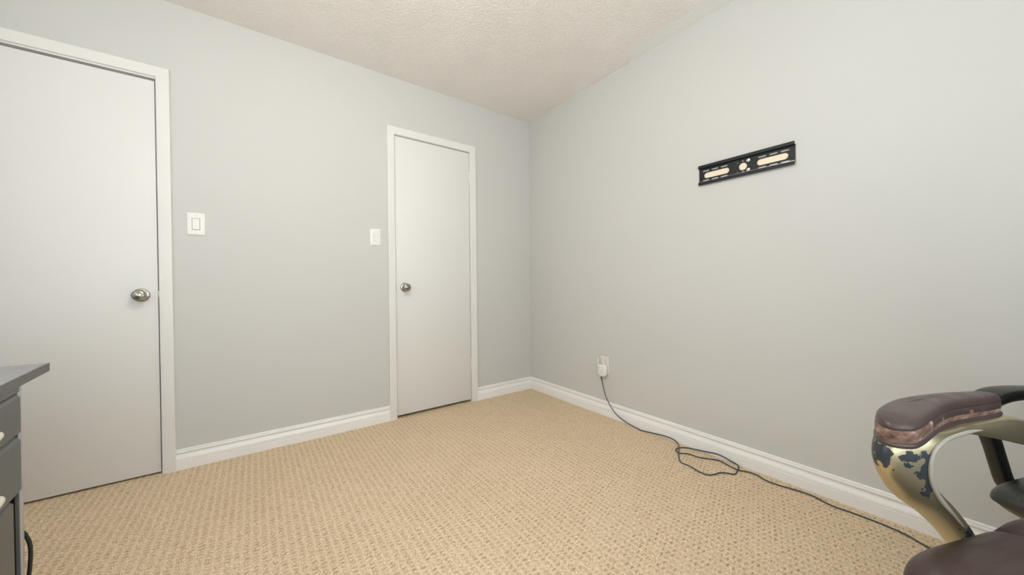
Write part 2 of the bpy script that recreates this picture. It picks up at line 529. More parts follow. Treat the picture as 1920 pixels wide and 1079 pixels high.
# ------------------------------------------------------------------ doors
def knob(parent, x, z, y=0.0):
    # rosette against the slab, round knob in front of it
    bm = bmesh.new()
    lathe(bm, [(0.0005, y), (.033, y), (.0335, y - .003), (.031, y - .007), (.024, y - .0095), (.014, y - .011), (.0005, y - .011)],
          40, 'Y', (x, 0, z))
    rs = link('rosette', bm, M['nickel'], parent)
    bm = bmesh.new()
    lathe(bm, [(0.0005, y - .010), (.0115, y - .010), (.0110, y - .026), (.0150, y - .030), (.0235, y - .034), (.0275, y - .041),
               (.0280, y - .047), (.0255, y - .054), (.0200, y - .0585), (.0165, y - .0590), (.0150, y - .0570), (.0135, y - .0570),
               (.0120, y - .0600), (.0070, y - .0615), (.0005, y - .0618)], 40, 'Y', (x, 0, z))
    return link('knob', bm, M['nickel'], parent)
def casing(parent, x0, x1, top, legz=0.0):
    # flat-faced mitred casing, U-shaped, one board profile
    prof = [(0.0, 0.0), (0.0, -.0125), (.003, -.0150), (.047, -.0180), (.0505, -.0175), (CW, -.0155), (CW, 0.0)]
    bm = bmesh.new()
    rings = []
    for (sx, x, zz, kx, kz) in ((-1, x0, legz, -1, 0), (-1, x0, top, -1, 1), (1, x1, top, 1, 1), (1, x1, legz, 1, 0)):
        rings.append([(x + kx * d, y, zz + kz * d) for d, y in prof])
    loft(bm, rings)
    return link('casing', bm, M['casing'], parent, ang=20)
def jamb(parent, x0, x1, top):
    bm = bmesh.new(); t = .018
    box(bm, (x0 - t, -.004, 0), (x0 - .0, TW, top + t)); box(bm, (x1, -.004, 0), (x1 + t, TW, top + t))
    box(bm, (x0, -.004, top), (x1, TW, top + t))
    # stops behind the slab
    box(bm, (x0, .040, 0), (x0 + .012, .075, top)); box(bm, (x1 - .012, .040, 0), (x1, .075, top)); box(bm, (x0 + .012, .040, top - .012), (x1 - .012, .075, top))
    return link('jamb', bm, M['casing'], parent, smooth=False)
def hinge(parent, x, z, y):
    bm = bmesh.new()
    box(bm, (x - .004, y + .004, z - .044), (x + .014, y + .010, z + .044), .001, 1)
    for k in range(3):
        a = z - .044 + k * .030
        lathe(bm, [(.0005, a), (.0050, a), (.0055, a + .002), (.0055, a + .026), (.0050, a + .028), (.0005, a + .028)], 14, 'Z', (x + .001, y, 0))
    lathe(bm, [(.0005, z - .052), (.003, z - .051), (.0042, z - .047), (.0030, z - .044)], 12, 'Z', (x + .001, y, 0))
    return link('hinge', bm, M['casing'], parent)

d1 = thing('door_1', 'larger plain white flush door at the left, behind the grey desk', 'door', ((D1[0] + D1[1]) / 2, 0, 0), kind='structure')
cx = (D1[0] + D1[1]) / 2
jamb(d1, D1[0] - cx, D1[1] - cx, D1[2]); casing(d1, D1[0] - cx - .001, D1[1] - cx + .001, D1[2] + .008)
bm = bmesh.new(); box(bm, (D1[0] - cx + .003, .001, .010), (D1[1] - cx - .0045, .036, D1[2] - .011), .0015, 2)
link('door_slab', bm, M['door'], d1)
knob(d1, -2.519 - cx, .923, .001)
boxo('strike_plate', (D1[1] - cx - .0030, -.0045, .885), (D1[1] - cx + .0008, .03, .945), M['nickel'], d1, .0005)

d2 = thing('door_2', 'narrow white flush closet door with hinges on its right', 'door', ((D2[0] + D2[1]) / 2, 0, 0), kind='structure')
cx = (D2[0] + D2[1]) / 2
jamb(d2, D2[0] - cx, D2[1] - cx, D2[2]); casing(d2, D2[0] - cx - .001, D2[1] - cx + .001, D2[2] + .002)
bm = bmesh.new(); box(bm, (D2[0] - cx + .0040, .000, .020), (D2[1] - cx - .003, .035, D2[2] - .004), .0015, 2)
link('door_slab', bm, M['door'], d2)
knob(d2, -1.172 - cx, .946, .000)
hinge(d2, D2[1] - cx - .0015, 1.837, -.005); hinge(d2, D2[1] - cx - .0015, .315, -.005)
boxo('strike_plate', (D2[0] - cx - .0008, -.0045, .915), (D2[0] - cx + .0030, .03, .975), M['nickel'], d2, .0005)

# closed volumes behind the doors so that no daylight leaks under them
for nm, D, lab in (('wall_hallway', D1, 'dim hallway wall behind the larger door'), ('wall_closet', D2, 'dim closet wall behind the narrow door')):
    bm = bmesh.new()
    x0, x1 = D[0] - .15, D[1] + .15
    box(bm, (x0, .70, -.02), (x1, .72, 2.3)); box(bm, (x0 - .02, TW, -.02), (x0, .72, 2.3)); box(bm, (x1, TW, -.02), (x1 + .02, .72, 2.3))
    box(bm, (x0, TW, 2.28), (x1, .72, 2.3)); box(bm, (x0, TW, -.04), (x1, .72, -.02))
    tag(link(nm, bm, M['wall'], smooth=False), lab, 'wall', kind='structure')

# ------------------------------------------------------------------ window behind the viewer
wn = thing('window_1', 'wide white-framed slider window behind the viewer', 'window', ((WIN[0] + WIN[1]) / 2, YB, WIN[2]), kind='structure')
ww = (WIN[1] - WIN[0]) / 2; wh_ = WIN[3] - WIN[2]
bm = bmesh.new()
for a, b in (((-ww, -TW, 0), (-ww + .04, -.0, wh_)), ((ww - .04, -TW, 0), (ww, -.0, wh_)), ((-ww + .04, -TW, 0), (ww - .04, -.0, .04)), ((-ww + .04, -TW, wh_ - .04), (ww - .04, -.0, wh_))):
    box(bm, a, b, .003, 1)
box(bm, (-.022, -.09, .04), (.022, -.04, wh_ - .04), .003, 1)
link('window_frame', bm, M['trim'], wn)
boxo('window_sill', (-ww - .05, -.0, -.03), (ww + .05, .04, .0), M['trim'], wn, .004)
for s0, s1 in ((-ww + .04, -.022), (.022, ww - .04)):
    boxo('pane', (s0, -.068, .04), (s1, -.062, wh_ - .04), M['glass'], wn)

w2 = thing('fill_window', 'unseen white-framed window added above the grey desk for fill light', 'window', (XL, (WIN2[0] + WIN2[1]) / 2, WIN2[2]), kind='structure')  # unseen window, added to go with the side fill
hy = (WIN2[1] - WIN2[0]) / 2; hz2 = WIN2[3] - WIN2[2]
bm = bmesh.new()
for a, b in (((-.1, -hy, 0), (0, -hy + .04, hz2)), ((-.1, hy - .04, 0), (0, hy, hz2)), ((-.1, -hy + .04, 0), (0, hy - .04, .04)), ((-.1, -hy + .04, hz2 - .04), (0, hy - .04, hz2))):
    box(bm, a, b, .003, 1)
box(bm, (-.08, -.02, .04), (-.03, .02, hz2 - .04), .003, 1)
link('window_frame', bm, M['trim'], w2)
for s0, s1 in ((-hy + .04, -.02), (.02, hy - .04)):
    boxo('pane', (-.060, s0, .04), (-.054, s1, hz2 - .04), M['glass'], w2)

# ------------------------------------------------------------------ ceiling lamp (just above the frame)
lp = thing('ceiling_lamp', 'round opal glass ceiling lamp lighting the room from above', 'ceiling lamp', (-1.80, -1.60, H))
bm = bmesh.new(); lathe(bm, [(.0005, 0), (.16, 0), (.165, -.006), (.162, -.020), (.150, -.024), (.0005, -.024)], 48)
link('lamp_base', bm, M['nickel'], lp)
bm = bmesh.new(); lathe(bm, [(.0005, -.024), (.010, -.024), (.010, -.125), (.0005, -.125)], 16)
link('stem', bm, M['nickel'], lp)
bm = bmesh.new(); lathe(bm, [(.0005, -.300), (.045, -.296), (.088, -.280), (.120, -.252), (.134, -.215), (.126, -.175), (.100, -.145), (.060, -.126), (.0005, -.122)], 48)
link('glass_shade', bm, M['lamp'], lp)

# ------------------------------------------------------------------ light switches
def plate(bm, w_, h_, t, dx=0.0):
    # bevelled cover plate, back at y=0
    rings = []
    for k, (ins, y) in enumerate(((0, 0), (0, -.002), (.0012, -.0042), (.0045, -t), (.010, -t - .0003))):
        a, b = w_ / 2 - ins, h_ / 2 - ins; r = max(.004 - ins * .3, .001)
        ring = []
        for (sx, sz, a0) in ((1, 1, 0), (-1, 1, 90), (-1, -1, 180), (1, -1, 270)):
            for q in range(5):
                t_ = R(a0 + 22.5 * q)
                ring.append((sx * (a - r) + r * math.cos(t_) + dx, y, sz * (b - r) + r * math.sin(t_)))
        rings.append(ring)
    loft(bm, rings)
def screw_head(parent, x, y, z, rad=.0032, m='plastic_white'):
    bm = bmesh.new()
    lathe(bm, [(.0003, y), (rad, y), (rad * .9, y - .0009), (.0003, y - .0013)], 16, 'Y', (x, 0, z))
    return link('screw', bm, M[m], parent)
def groove(parent, name, w_, h_, y, m, hw=.0016):
    bm = bmesh.new()
    for a, b in (((-w_ / 2 - hw, y, -h_ / 2 - hw), (-w_ / 2, y + .003, h_ / 2 + hw)), ((w_ / 2, y, -h_ / 2 - hw), (w_ / 2 + hw, y + .003, h_ / 2 + hw)),
                 ((-w_ / 2, y, h_ / 2), (w_ / 2, y + .003, h_ / 2 + hw)), ((-w_ / 2, y, -h_ / 2 - hw), (w_ / 2, y + .003, -h_ / 2))):
        box(bm, a, b)
    return link(name, bm, m, parent)
def rocker(bm, w_, h_, y, up, lo):
    v = [(-w_ / 2, y, -h_ / 2), (w_ / 2, y, -h_ / 2), (w_ / 2, y, h_ / 2), (-w_ / 2, y, h_ / 2)]
    f = [(-w_ / 2 + .001, y - lo, -h_ / 2 + .001), (w_ / 2 - .001, y - lo, -h_ / 2 + .001), (w_ / 2 - .001, y - up, h_ / 2 - .001), (-w_ / 2 + .001, y - up, h_ / 2 - .001)]
    loft(bm, [v, f])
M['switch_seam'] = paint('grey_switch_seam', (0.34, 0.34, 0.35), 0.5, 0.02, 20, 50, 0.0)
s1 = thing('light_switch', 'white light switch with a wide flat rocker, beside the larger door', 'light switch', (-2.3065, 0, 1.300))
bm = bmesh.new(); plate(bm, .076, .120, .0065); link('cover_plate', bm, M['plastic_white'], s1)
groove(s1, 'seam', .030, .060, -.0072, M['switch_seam'], .0020)
bm = bmesh.new(); rocker(bm, .0295, .0595, -.0062, .0030, .0045); link('rocker', bm, M['plastic_white'], s1)
screw_head(s1, 0, -.0068, .0475, m='plastic_cream'); screw_head(s1, 0, -.0068, -.0475, m='plastic_cream')
s2 = thing('light_switch', 'white light switch with small raised paddle, beside the narrow closet door', 'light switch', (-1.3747, 0, 1.2955))
bm = bmesh.new(); plate(bm, .0735, .118, .0065); link('cover_plate', bm, M['plastic_white'], s2)
bm = bmesh.new(); box(bm, (-.0165, -.0075, -.033), (.0165, -.0060, .033), .0006, 1); link('switch_bezel', bm, M['plastic_white'], s2)
bm = bmesh.new(); rocker(bm, .027, .055, -.0072, .0105, .0030); link('rocker', bm, M['plastic_white'], s2)
screw_head(s2, 0, -.0068, .0465, m='plastic_white'); screw_head(s2, 0, -.0068, -.0465, m='plastic_white')

# ------------------------------------------------------------------ wall bracket (facing -x on the right wall)
tv = thing('wall_mount_bracket', 'black slotted steel wall-mount bracket screwed high on the right wall', 'wall bracket', (0, -1.7626, 1.5645))
# u runs along -y, v up, d away from the wall; local xyz = (-d, -u, v)
def bx(u, v, d): return (-(d), -u, v)
holes = [stadium(s * .129, -.003, .130, .031) for s in (-1, 1)] + [stadium(.001, -.003, .0385, .0380)]
for s in (-1, 1):
    for k in range(3):
        for vz in (.0235, -.0290):
            holes.append(stadium(s * (.0885 + .047 * k) + (-.0015), vz, .036, .0072, 4))
for dx, dz in ((-.0245, .022), (-.0245, -.026)): holes.append(stadium(dx, dz, .0064, .0063, 6))
for dx, dz in ((.001, .0245), (.001, -.0295)): holes.append(stadium(dx, dz, .0110, .0066, 5))
hw, pv0, pv1 = .2209, -.0385, .0405
curve_plate('back_plate', [(-hw, pv0), (hw, pv0), (hw, pv1), (-hw, pv1)], holes, .002, M['bracket'], tv, lambda x, y, z: bx(x, y, .0035 + z))
def flange(name, prof, m):
    bm = bmesh.new(); t = .002
    loft(bm, [[bx(u, v, d) for v, d in prof] for u in (-hw, hw)])
    return link(name, bm, m, tv, ang=30)
flange('top_flange', [(.0395, .0025), (.0385, .0155), (.0400, .0180), (.0545, .0180), (.0545, .0160), (.0415, .0160), (.0405, .0155), (.0415, .0045), (.0415, .0025)], M['bracket'])
flange('bottom_flange', [(-.0375, .0025), (-.0375, .0130), (-.0395, .0150), (-.0545, .0150), (-.0545, .0130), (-.0400, .0130), (-.0400, .0025)], M['bracket'])
bm = bmesh.new()
box(bm, bx(-hw, -.0376, .0045), bx(hw, -.0360, .0156))
link('lit_edge_line', bm, M['chrome'], tv)  # bright strip stands for light caught on top of the lower lip
bm = bmesh.new()
def slot_pad(bm, uc, vc, L, h):
    lp_ = stadium(uc, vc, L, h)
    loft(bm, [[bx(u, v, .0004) for u, v in lp_], [bx(u, v, .0016) for u, v in lp_]])
for s in (-1, 1): slot_pad(bm, s * .129, -.003, .134, .0335)
slot_pad(bm, .001, -.003, .0415, .041)
link('bare_wall_patch', bm, M['old_paint'], tv)
for dz in (.0215, -.0265):
    bm = bmesh.new()
    lathe(bm, [(.0003, -.0045), (.0088, -.0045), (.0088, -.0060), (.0052, -.0062), (.0052, -.0095), (.0030, -.0100), (.0028, -.0080), (.0003, -.0080)], 24, 'X', (0, -.0255, dz))
    link('screw', bm, M['chrome'], tv)

# ------------------------------------------------------------------ outlet, extender, cord
ou = thing('wall_outlet', 'cream duplex wall outlet low on the right wall, behind the plug-in extender', 'wall outlet', (0, -.8565, .365))
bm = bmesh.new()
def rot_wall(bm):            # plates are made facing -y; turn them to face -x
    for v in bm.verts: v.co = Vector((v.co.y, -v.co.x, v.co.z))
plate(bm, .073, .125, .0060); rot_wall(bm); link('cover_plate', bm, M['plastic_cream'], ou)
for dz in (.028, -.028):
    bm = bmesh.new()
    lp_ = stadium(0, 0, .033, .028)
    loft(bm, [[(-.0055, -u, v + dz) for u, v in lp_], [(-.0075, -u, v + dz) for u, v in lp_]])
    rc = link('socket', bm, M['plastic_cream'], ou)
    bm = bmesh.new()
    for yy, hh in ((-.0065, .008), (.0065, .0065)): box(bm, (-.0072, yy - .0012, dz + .002 - hh / 2), (-.0077, yy + .0012, dz + .002 + hh / 2))
    lathe(bm, [(.0002, -.0072), (.0026, -.0072), (.0026, -.0077), (.0002, -.0077)], 12, 'X', (0, 0, dz - .0085))
    link('slots', bm, M['black_gap'], rc)
ex = thing('wifi_extender', 'white plug-in wireless extender with two short antennas, in the wall outlet', 'wifi extender', (-.009, -.8545, .325))
bm = bmesh.new()
# body: rounded plan, narrower at the front, chamfered bottom
rings = []
for x, sc_ in ((0, .90), (-.004, .97), (-.012, 1.0), (-.022, .985), (-.027, .94), (-.029, .84)):
    hw_, zt, zb = .0365 * sc_, .046 * sc_, -.037 * sc_
    rings.append([(x, -hw_, zt - .004), (x, -hw_ + .004, zt), (x, hw_ - .004, zt), (x, hw_, zt - .004), (x, hw_ * .97, zb + .012), (x, hw_ * .80, zb + .003), (x, 0, zb - .004), (x, -hw_ * .80, zb + .003), (x, -hw_ * .97, zb + .012)])
loft(bm, rings); link('body', bm, M['plastic_white'], ex, ang=50)
for yy, lean in ((.031, .004), (-.021, .010)):
    bm = bmesh.new()
    tube(bm, [(-.020, yy, .030), (-.020, yy + .0005, .046), (-.0205, yy + lean * .5, .068), (-.021, yy + lean, .091)], lambda t: .0052 - .0012 * t, 12)
    link('antenna', bm, M['plastic_white'], ex)
boxo('indicator_light', (-.0292, -.030, .018), (-.0278, -.018, .0215), M['switch_seam'], ex)
boxo('indicator_light', (-.0292, .019, .020), (-.0278, .026, .025), M['switch_seam'], ex)
bm = bmesh.new(); box(bm, (-.027, -.001, -.005), (-.0300, .001, .015)); link('front_ridge', bm, M['plastic_cream'], ex)

cord = [(-.024, -.8440, .2810), (-.0243, -.8500, .2560), (-.0262, -.8650, .2050), (-.0280, -.8840, .1550), (-.0290, -.9200, .1020), (-.0285, -.9640, .0560), (-.0260, -1.0180, .0260), (-.0240, -1.0900, .0060), (-.030, -1.135, .004)]
fl = [(-0.0415, -1.1858, 0.004), (-0.0226, -1.2386, 0.004), (-0.021, -1.3392, 0.0143), (-0.021, -1.3907, 0.0116), (-0.0327, -1.4237, 0.004), (-0.0805, -1.4563, 0.010), (-0.1427, -1.4902, 0.010), (-0.1898, -1.5158, 0.004), (-0.2338, -1.5515, 0.004), (-0.2355, -1.5953, 0.004), (-0.2527, -1.6609, 0.004), (-0.2464, -1.6969, 0.004), (-0.2161, -1.7136, 0.004), (-0.1794, -1.7227, 0.004), (-0.153, -1.7489, 0.004), (-0.1406, -1.7707, 0.004), (-0.1138, -1.7723, 0.004), (-0.0661, -1.7634, 0.011), (-0.0286, -1.7451, 0.004), (-0.021, -1.7075, 0.009), (-0.021, -1.646, 0.0195), (-0.021, -1.5782, 0.0098), (-0.0407, -1.4949, 0.004), (-0.0707, -1.4637, 0.004), (-0.1085, -1.4557, 0.004), (-0.1364, -1.4712, 0.004), (-0.138, -1.4938, 0.004), (-0.1101, -1.5306, 0.004), (-0.1044, -1.5806, 0.004), (-0.0667, -1.6387, 0.004), (-0.0553, -1.669, 0.004), (-0.0707, -1.72, 0.004), (-0.0796, -1.7662, 0.004), (-0.0624, -1.7985, 0.004), (-0.0571, -1.84, 0.004), (-0.079, -1.8889, 0.004), (-0.0765, -1.9416, 0.004), (-0.0671, -1.9758, 0.004), (-0.0567, -2.0509, 0.004), (-0.0806, -2.1282, 0.004), (-0.0751, -2.1936, 0.004), (-0.0754, -2.2705, 0.004), (-0.0882, -2.3423, 0.004), (-0.1147, -2.39, 0.004), (-.14, -2.48, .004), (-.11, -2.72, .004), (-.06, -3.0, .004), (-.05, -3.28, .004)]
pc = thing('power_cord', 'dark blue-grey cord running from the extender and looping on the carpet', 'power cord', (-.024, -.844, 0))
bm = bmesh.new()
tube(bm, [(p[0] + .024, p[1] + .844, max(p[2], .0034)) for p in crom(cord + fl, 6)], .0031, 10)
link('cable', bm, M['cord'], pc)
bm = bmesh.new(); tube(bm, [(0, .0005, .2890), (0, 0, .2810), (-.0003, -.003, .2680), (-.0010, -.007, .2560)], lambda t: .0052 - .0018 * t, 12)
link('plug', bm, M['cable'], pc)

# ------------------------------------------------------------------ desk
# local frame: +x runs along the drawer front towards the viewer (u), +y into the desk (v)
ang_u = math.atan2(-math.cos(R(4.5)), math.sin(R(4.5)))
DK = thing('desk', 'dark grey desk with a drawer pedestal, in front of the larger door', 'desk', (-2.557, -.869, 0), ang_u)
# u axis = (sin a, -cos a); v axis must be (-cos a, -sin a): that is local -y
def dv(u, v, z): return (u, -v, z)
def dbox(name, a, b, m, parent=DK, bev=.001, seg=2):
    return boxo(name, dv(*a), dv(*b), m, parent, bev, seg)
DL, DD = 1.34, .66
dbox('desktop', (0, 0, .715), (DL, DD, .740), M['desk_top'], bev=.0015)
dbox('front_edge_band', (.0, -.0012, .7152), (DL, .0002, .7390), M['desk_dark'], bev=0)
dbox('end_panel', (.190, .006, .0), (.2125, DD - .02, .715), M['desk_dark'])
dbox('end_edge_sheen', (.190, .0045, .0), (.2125, .0062, .715), M['desk_edge'], bev=.0004)  # pale strip holds the edge reflection as colour
dbox('end_panel', (.640, .010, .0), (.662, DD - .02, .715), M['desk_dark'])
dbox('end_panel', (DL - .06, .006, .0), (DL - .038, DD - .02, .715), M['desk_dark'])
dbox('modesty_panel', (.662, DD - .10, .30), (DL - .06, DD - .082, .715), M['desk_dark'])
dbox('gap_shade_sheet', (.2125, .045, .06), (.640, .055, .700), M['black_gap'])  # black sheet for the shade in the gaps around the drawers
dbox('inner_shade_strip', (.2125, .012, .065), (.2140, .045, .700), M['black_gap'], bev=0)  # black strip for the shade on the panel's inner face
dbox('top_rail', (.2130, .002, .700), (.640, .020, .715), M['desk_dark'])
dbox('plinth', (.2125, .050, .0), (.640, .066, .060), M['desk_dark'])
def drawer(u0, u1, z0, z1, v0, hz, hu=.385):
    d = thing_part('drawer', DK)
    bm = bmesh.new()
    # front with a sloping finger lip along its top edge
    prof = [(v0, z0), (v0, z1 - .010), (v0 + .010, z1), (v0 + .022, z1), (v0 + .022, z0)]
    loft(bm, [[dv(u, v, z) for v, z in prof] for u in (u0, u1)])
    f = link('drawer_front', bm, M['desk_dark'], d, ang=20)
    if hz:
        bm = bmesh.new()
        L = .115
        pts = crom([(hu, -.001, hz), (hu + .001, -.011, hz), (hu + .014, -.017, hz), (hu + L / 2, -.020, hz), (hu + L - .014, -.017, hz), (hu + L - .001, -.011, hz), (hu + L, -.001, hz)], 6)
        tube(bm, [dv(u, v + v0, z) for u, v, z in pts], lambda t: .0075 - .0020 * math.sin(math.pi * t), 12)
        for v in bm.verts: v.co.z = hz + (v.co.z - hz) * 1.25
        link('handle', bm, M['handle'], d)
    return d
def thing_part(name, parent):
    o = bpy.data.objects.new(name, None); o.empty_display_size = .05
    COL.objects.link(o); o.parent = parent
    return o
drawer(.2150, .636, .5995, .6975, -.000, .6410)
drawer(.2180, .636, .4545, .5900, -.000, .4990)
drawer(.2500, .636, .0650, .4430, .0050, None)
# black notches beside the drawer fronts
cb = thing('desk_cable', 'black cable hanging beside the grey desk end panel', 'cable', (-2.55, -1.02, 0))
Ud = Vector((math.sin(R(4.5)), -math.cos(R(4.5)), 0)); Vd = Vector((-math.cos(R(4.5)), -math.sin(R(4.5)), 0)); Kd = Vector((-2.557, -.869, 0))
cp = []
for v, z in ((.30, .36), (.12, .385), (.045, .352), (.018, .318), (.0100, .298), (.0060, .280), (.0048, .258), (.0062, .222), (.0095, .182), (.014, .10), (.02, .03), (.035, .006), (.12, .0045), (.40, .0045)):
    p = Kd + Ud * (.150 if z > .03 else .130) + Vd * v
    cp.append((p.x + 2.55, p.y + 1.02, z))
bm = bmesh.new(); tube(bm, crom(cp, 6), .0042, 12)
link('cable_run', bm, M['cable'], cb)

# ------------------------------------------------------------------ chairs
Bx = Vector((math.cos(R(-22.1)), math.sin(R(-22.1)), 0)); Ny = Vector((-Bx.y, Bx.x, 0))
ARM0 = Vector((-1.0759, -2.4561, 0))
def at_sn(s, n): return ARM0 + Bx * s + Ny * n
def cushion(bm, a, b, ztop, zbot, ex_=6.0, nu=48, shape=None, kk=5.0):
    # closed cushion of half sizes a, b; returns the vertices
    def plan(u, v):
        L = math.hypot(u, v)
        if L < 1e-9: return 0.0, 0.0
        dx, dy = u / L, v / L
        q = max(abs(u), abs(v)) * (abs(dx) ** kk + abs(dy) ** kk) ** (-1 / kk)
        return a * q * dx, b * q * dy
    T = [math.sin(math.pi / 2 * (-1 + 2 * i / nu)) for i in range(nu + 1)]
    top, bot = {}, {}
    for i, u in enumerate(T):
        for j, v in enumerate(T):
            x, y = plan(u, v)
            E = max(0, 1 - max(abs(u), abs(v)) ** ex_) ** .5
            zm = (ztop + zbot) / 2
            zt = zm + (ztop - zm) * E
            zb = zm - (zm - zbot) * E
            if shape: x, y, zt, zb = shape(x, y, zt, zb, E)
            top[i, j] = bm.verts.new((x, y, zt))
            edge = i in (0, nu) or j in (0, nu)
            bot[i, j] = top[i, j] if edge else bm.verts.new((x, y, zb))
    for i in range(nu):
        for j in range(nu):
            bm.faces.new((top[i, j], top[i + 1, j], top[i + 1, j + 1], top[i, j + 1]))
            q = [bot[i, j], bot[i, j + 1], bot[i + 1, j + 1], bot[i + 1, j]]
            if len(set(q)) == 4:
                try: bm.faces.new(q)
                except ValueError: pass
    return plan
def sweep_arm(bm, path, off, sgn, nseg=14):
    # path rows: (s, z, near, far, bulge, thick): near-edge outer line in the (s, z) plane, swept band of varying width
    P = crom(path, 6); rings = []
    for i, p in enumerate(P):
        q0, q1 = P[max(i - 1, 0)], P[min(i + 1, len(P) - 1)]
        tx, tz = q1[0] - q0[0], q1[1] - q0[1]; L = math.hypot(tx, tz) or 1; tx /= L; tz /= L
        ox, oz = tz, -tx                      # outward normal for a path running back->front->down
        if ARM_OUT: ox, oz = -ox, -oz
        s, z, wn_, wf, bl, th = p
        ring = []
        c0, hw_ = (wf - wn_) / 2, (wf + wn_) / 2
        for k in range(nseg + 1):
            q = -1 + 2 * k / nseg
            rr = min(.006, th * .45)
            e = bl * (1 - abs(q) ** 2.2)
            ed = rr * (1 - math.sqrt(max(0, 1 - max(0, (abs(q) - .86) / .14) ** 2)))
            ring.append((s + ox * (e - ed), c0 + q * hw_, z + oz * (e - ed)))
        for k in range(nseg + 1):
            q = 1 - 2 * k / nseg
            e = bl * .55 * (1 - abs(q) ** 2.2)
            ed = min(.006, th * .45) * (1 - math.sqrt(max(0, 1 - max(0, (abs(q) - .86) / .14) ** 2)))
            ring.append((s + ox * (e - th + ed), c0 + q * hw_, z + oz * (e - th + ed)))
        rings.append([(x, sgn * (y + off), zz) for x, y, zz in ring])
    loft(bm, rings)
ARM_OUT = False
def base_parts(root, cx, zseat, mleg, rot=0.3, leg=.29):
    bm = bmesh.new(); lathe(bm, [(.0005, .085), (.034, .085), (.036, .12), (.027, .13), (.027, .25), (.017, .255), (.017, zseat), (.0005, zseat)], 24, 'Z', (cx, 0, 0))
    link('gas_lift', bm, M['black_plastic'], root)
    for k in range(5):
        a = rot + k * 2 * math.pi / 5; ca, sa = math.cos(a), math.sin(a)
        rings = []
        for r_, w_, z0, z1 in ((.02, .026, .078, .118), (.10, .022, .076, .108), (.20, .018, .070, .092), (leg - .01, .014, .064, .080), (leg, .010, .066, .076)):
            rings.append([(cx + ca * r_ - sa * y, sa * r_ + ca * y, z) for y, z in ((-w_, z0), (w_, z0), (w_ * .75, z1), (-w_ * .75, z1))])
        bm = bmesh.new(); loft(bm, rings); bmesh.ops.bevel(bm, geom=list(bm.edges), offset=.002, segments=1, affect='EDGES')
        lg = link('base_leg', bm, mleg, root)
        bm = bmesh.new()
        for sd in (-1, 1):
            o = Vector((cx + ca * (leg - .012) + (-sa) * sd * .016, sa * (leg - .012) + ca * sd * .016, .027))
            rings = []
            for r_, h in ((.001, -.009), (.022, -.009), (.0265, -.006), (.0265, .006), (.022, .009), (.001, .009)):
                rings.append([o + Vector((-sa, ca, 0)) * h + (Vector((ca, sa, 0)) * math.cos(t) + Vector((0, 0, 1)) * math.sin(t)) * r_ for t in [2 * math.pi * q / 20 for q in range(20)]])
            loft(bm, rings)
        lathe(bm, [(.0005, .03), (.007, .03), (.007, .067), (.0005, .067)], 10, 'Z', (cx + ca * (leg - .012), sa * (leg - .012), 0))
        link('caster', bm, M['black_plastic'], lg)

# --- worn brown chair with champagne arms
S0, N0 = .08, -.290
c1p = at_sn(S0, N0)
ch1 = thing('office_chair', 'worn brown leather office chair with chipped champagne-gold arms', 'office chair', c1p, R(-22.1))
def seat1_shape(x, y, zt, zb, E):
    # x local runs backward
    fr = max(0, (-.09 - x)) ; zt -= .25 * fr * fr * E; zb -= .3 * fr * fr
    zt -= .020 * math.exp(-((x - .041 + .25 * (abs(y) - .2) * (abs(y) > .2)) / .008) ** 2) * min(1, E * 1.4)
    if x > .041: zt += .010 * min(1, (x - .041) / .03) * E
    return x, y, zt, zb
bm = bmesh.new(); cushion(bm, .212, .247, .543, .428, 13, 72, seat1_shape, 9)
for v in bm.verts: v.co.x -= .036
link('seat', bm, M['brown_leather'], ch1, ang=70)
bm = bmesh.new(); box(bm, (-.14, -.17, .400), (.19, .17, .446), .012, 3); link('seat_pan', bm, M['black_plastic'], ch1)
base_parts(ch1, .03, .405, M['black_plastic'], rot=.45, leg=.28)
# backrest
bm = bmesh.new(); cushion(bm, .235, .29, .045, -.045, 5, 40)
for v in bm.verts:
    x, y, z = v.co; hz = y + .29
    v.co = Vector((.300 + .10 * max(0, hz) ** 1.3 + .05 * (1 - (x / .235) ** 2) * .5 - z * .8, x, .565 + hz))
link('backrest', bm, M['brown_leather'], ch1, ang=70)
bm = bmesh.new(); tube(bm, crom([(.12, 0, .415), (.20, 0, .405), (.275, 0, .42), (.305, 0, .50), (.330, 0, .64)], 6), .018, 12); link('back_support', bm, M['black_plastic'], ch1)
# arms
arm_path = [(.330, .662, .020, .030, .006, .040), (.280, .676, .021, .030, .006, .044), (.220, .687, .022, .030, .006, .040), (.150, .690, .022, .032, .004, .026),
            (.090, .691, .024, .036, .002, .014), (.030, .690, .030, .040, .002, .010), (-.012, .686, .035, .042, .016, .010), (-.037, .671, .035, .041, .044, .011),
            (-.047, .645, .035, .038, .052, .012), (-.036, .604, .034, .036, .036, .015), (-.011, .575, .033, .033, .028, .018), (.020, .548, .031, .030, .022, .020),
            (.066, .502, .028, .025, .016, .022), (.110, .455, .025, .022, .012, .022), (.160, .418, .024, .020, .008, .022), (.230, .402, .024, .020, .004, .020)]
spots = [((-.170, .300, .660), .034, (1, 1, 1)), ((-.150, .268, .655), .026, (1, 1, 1.5)), ((-.125, .257, .640), .020, (1, 1, .5)), ((-.120, .256, .600), .012, (1, 1, .35)),
         ((-.005, .2575, .505), .018, (1, 1, .6)), ((-.168, .3, .69), .016, (1, 1, 1)), ((.12, .25, .70), .010, (.25, 1, 1))]
M['gold'] = gold(spots)
pad_line = [(-.122, -.012), (-.127, -.026), (-.118, -.038), (-.098, -.044), (-.072, -.041), (-.042, -.034), (-.005, -.025), (.038, -.015), (.080, -.009),
            (.130, -.008), (.180, -.008), (.222, -.004), (.240, .004), (.232, .016), (.200, .028), (.150, .040), (.100, .046), (.040, .044), (-.020, .036), (-.070, .022), (-.105, .004)]
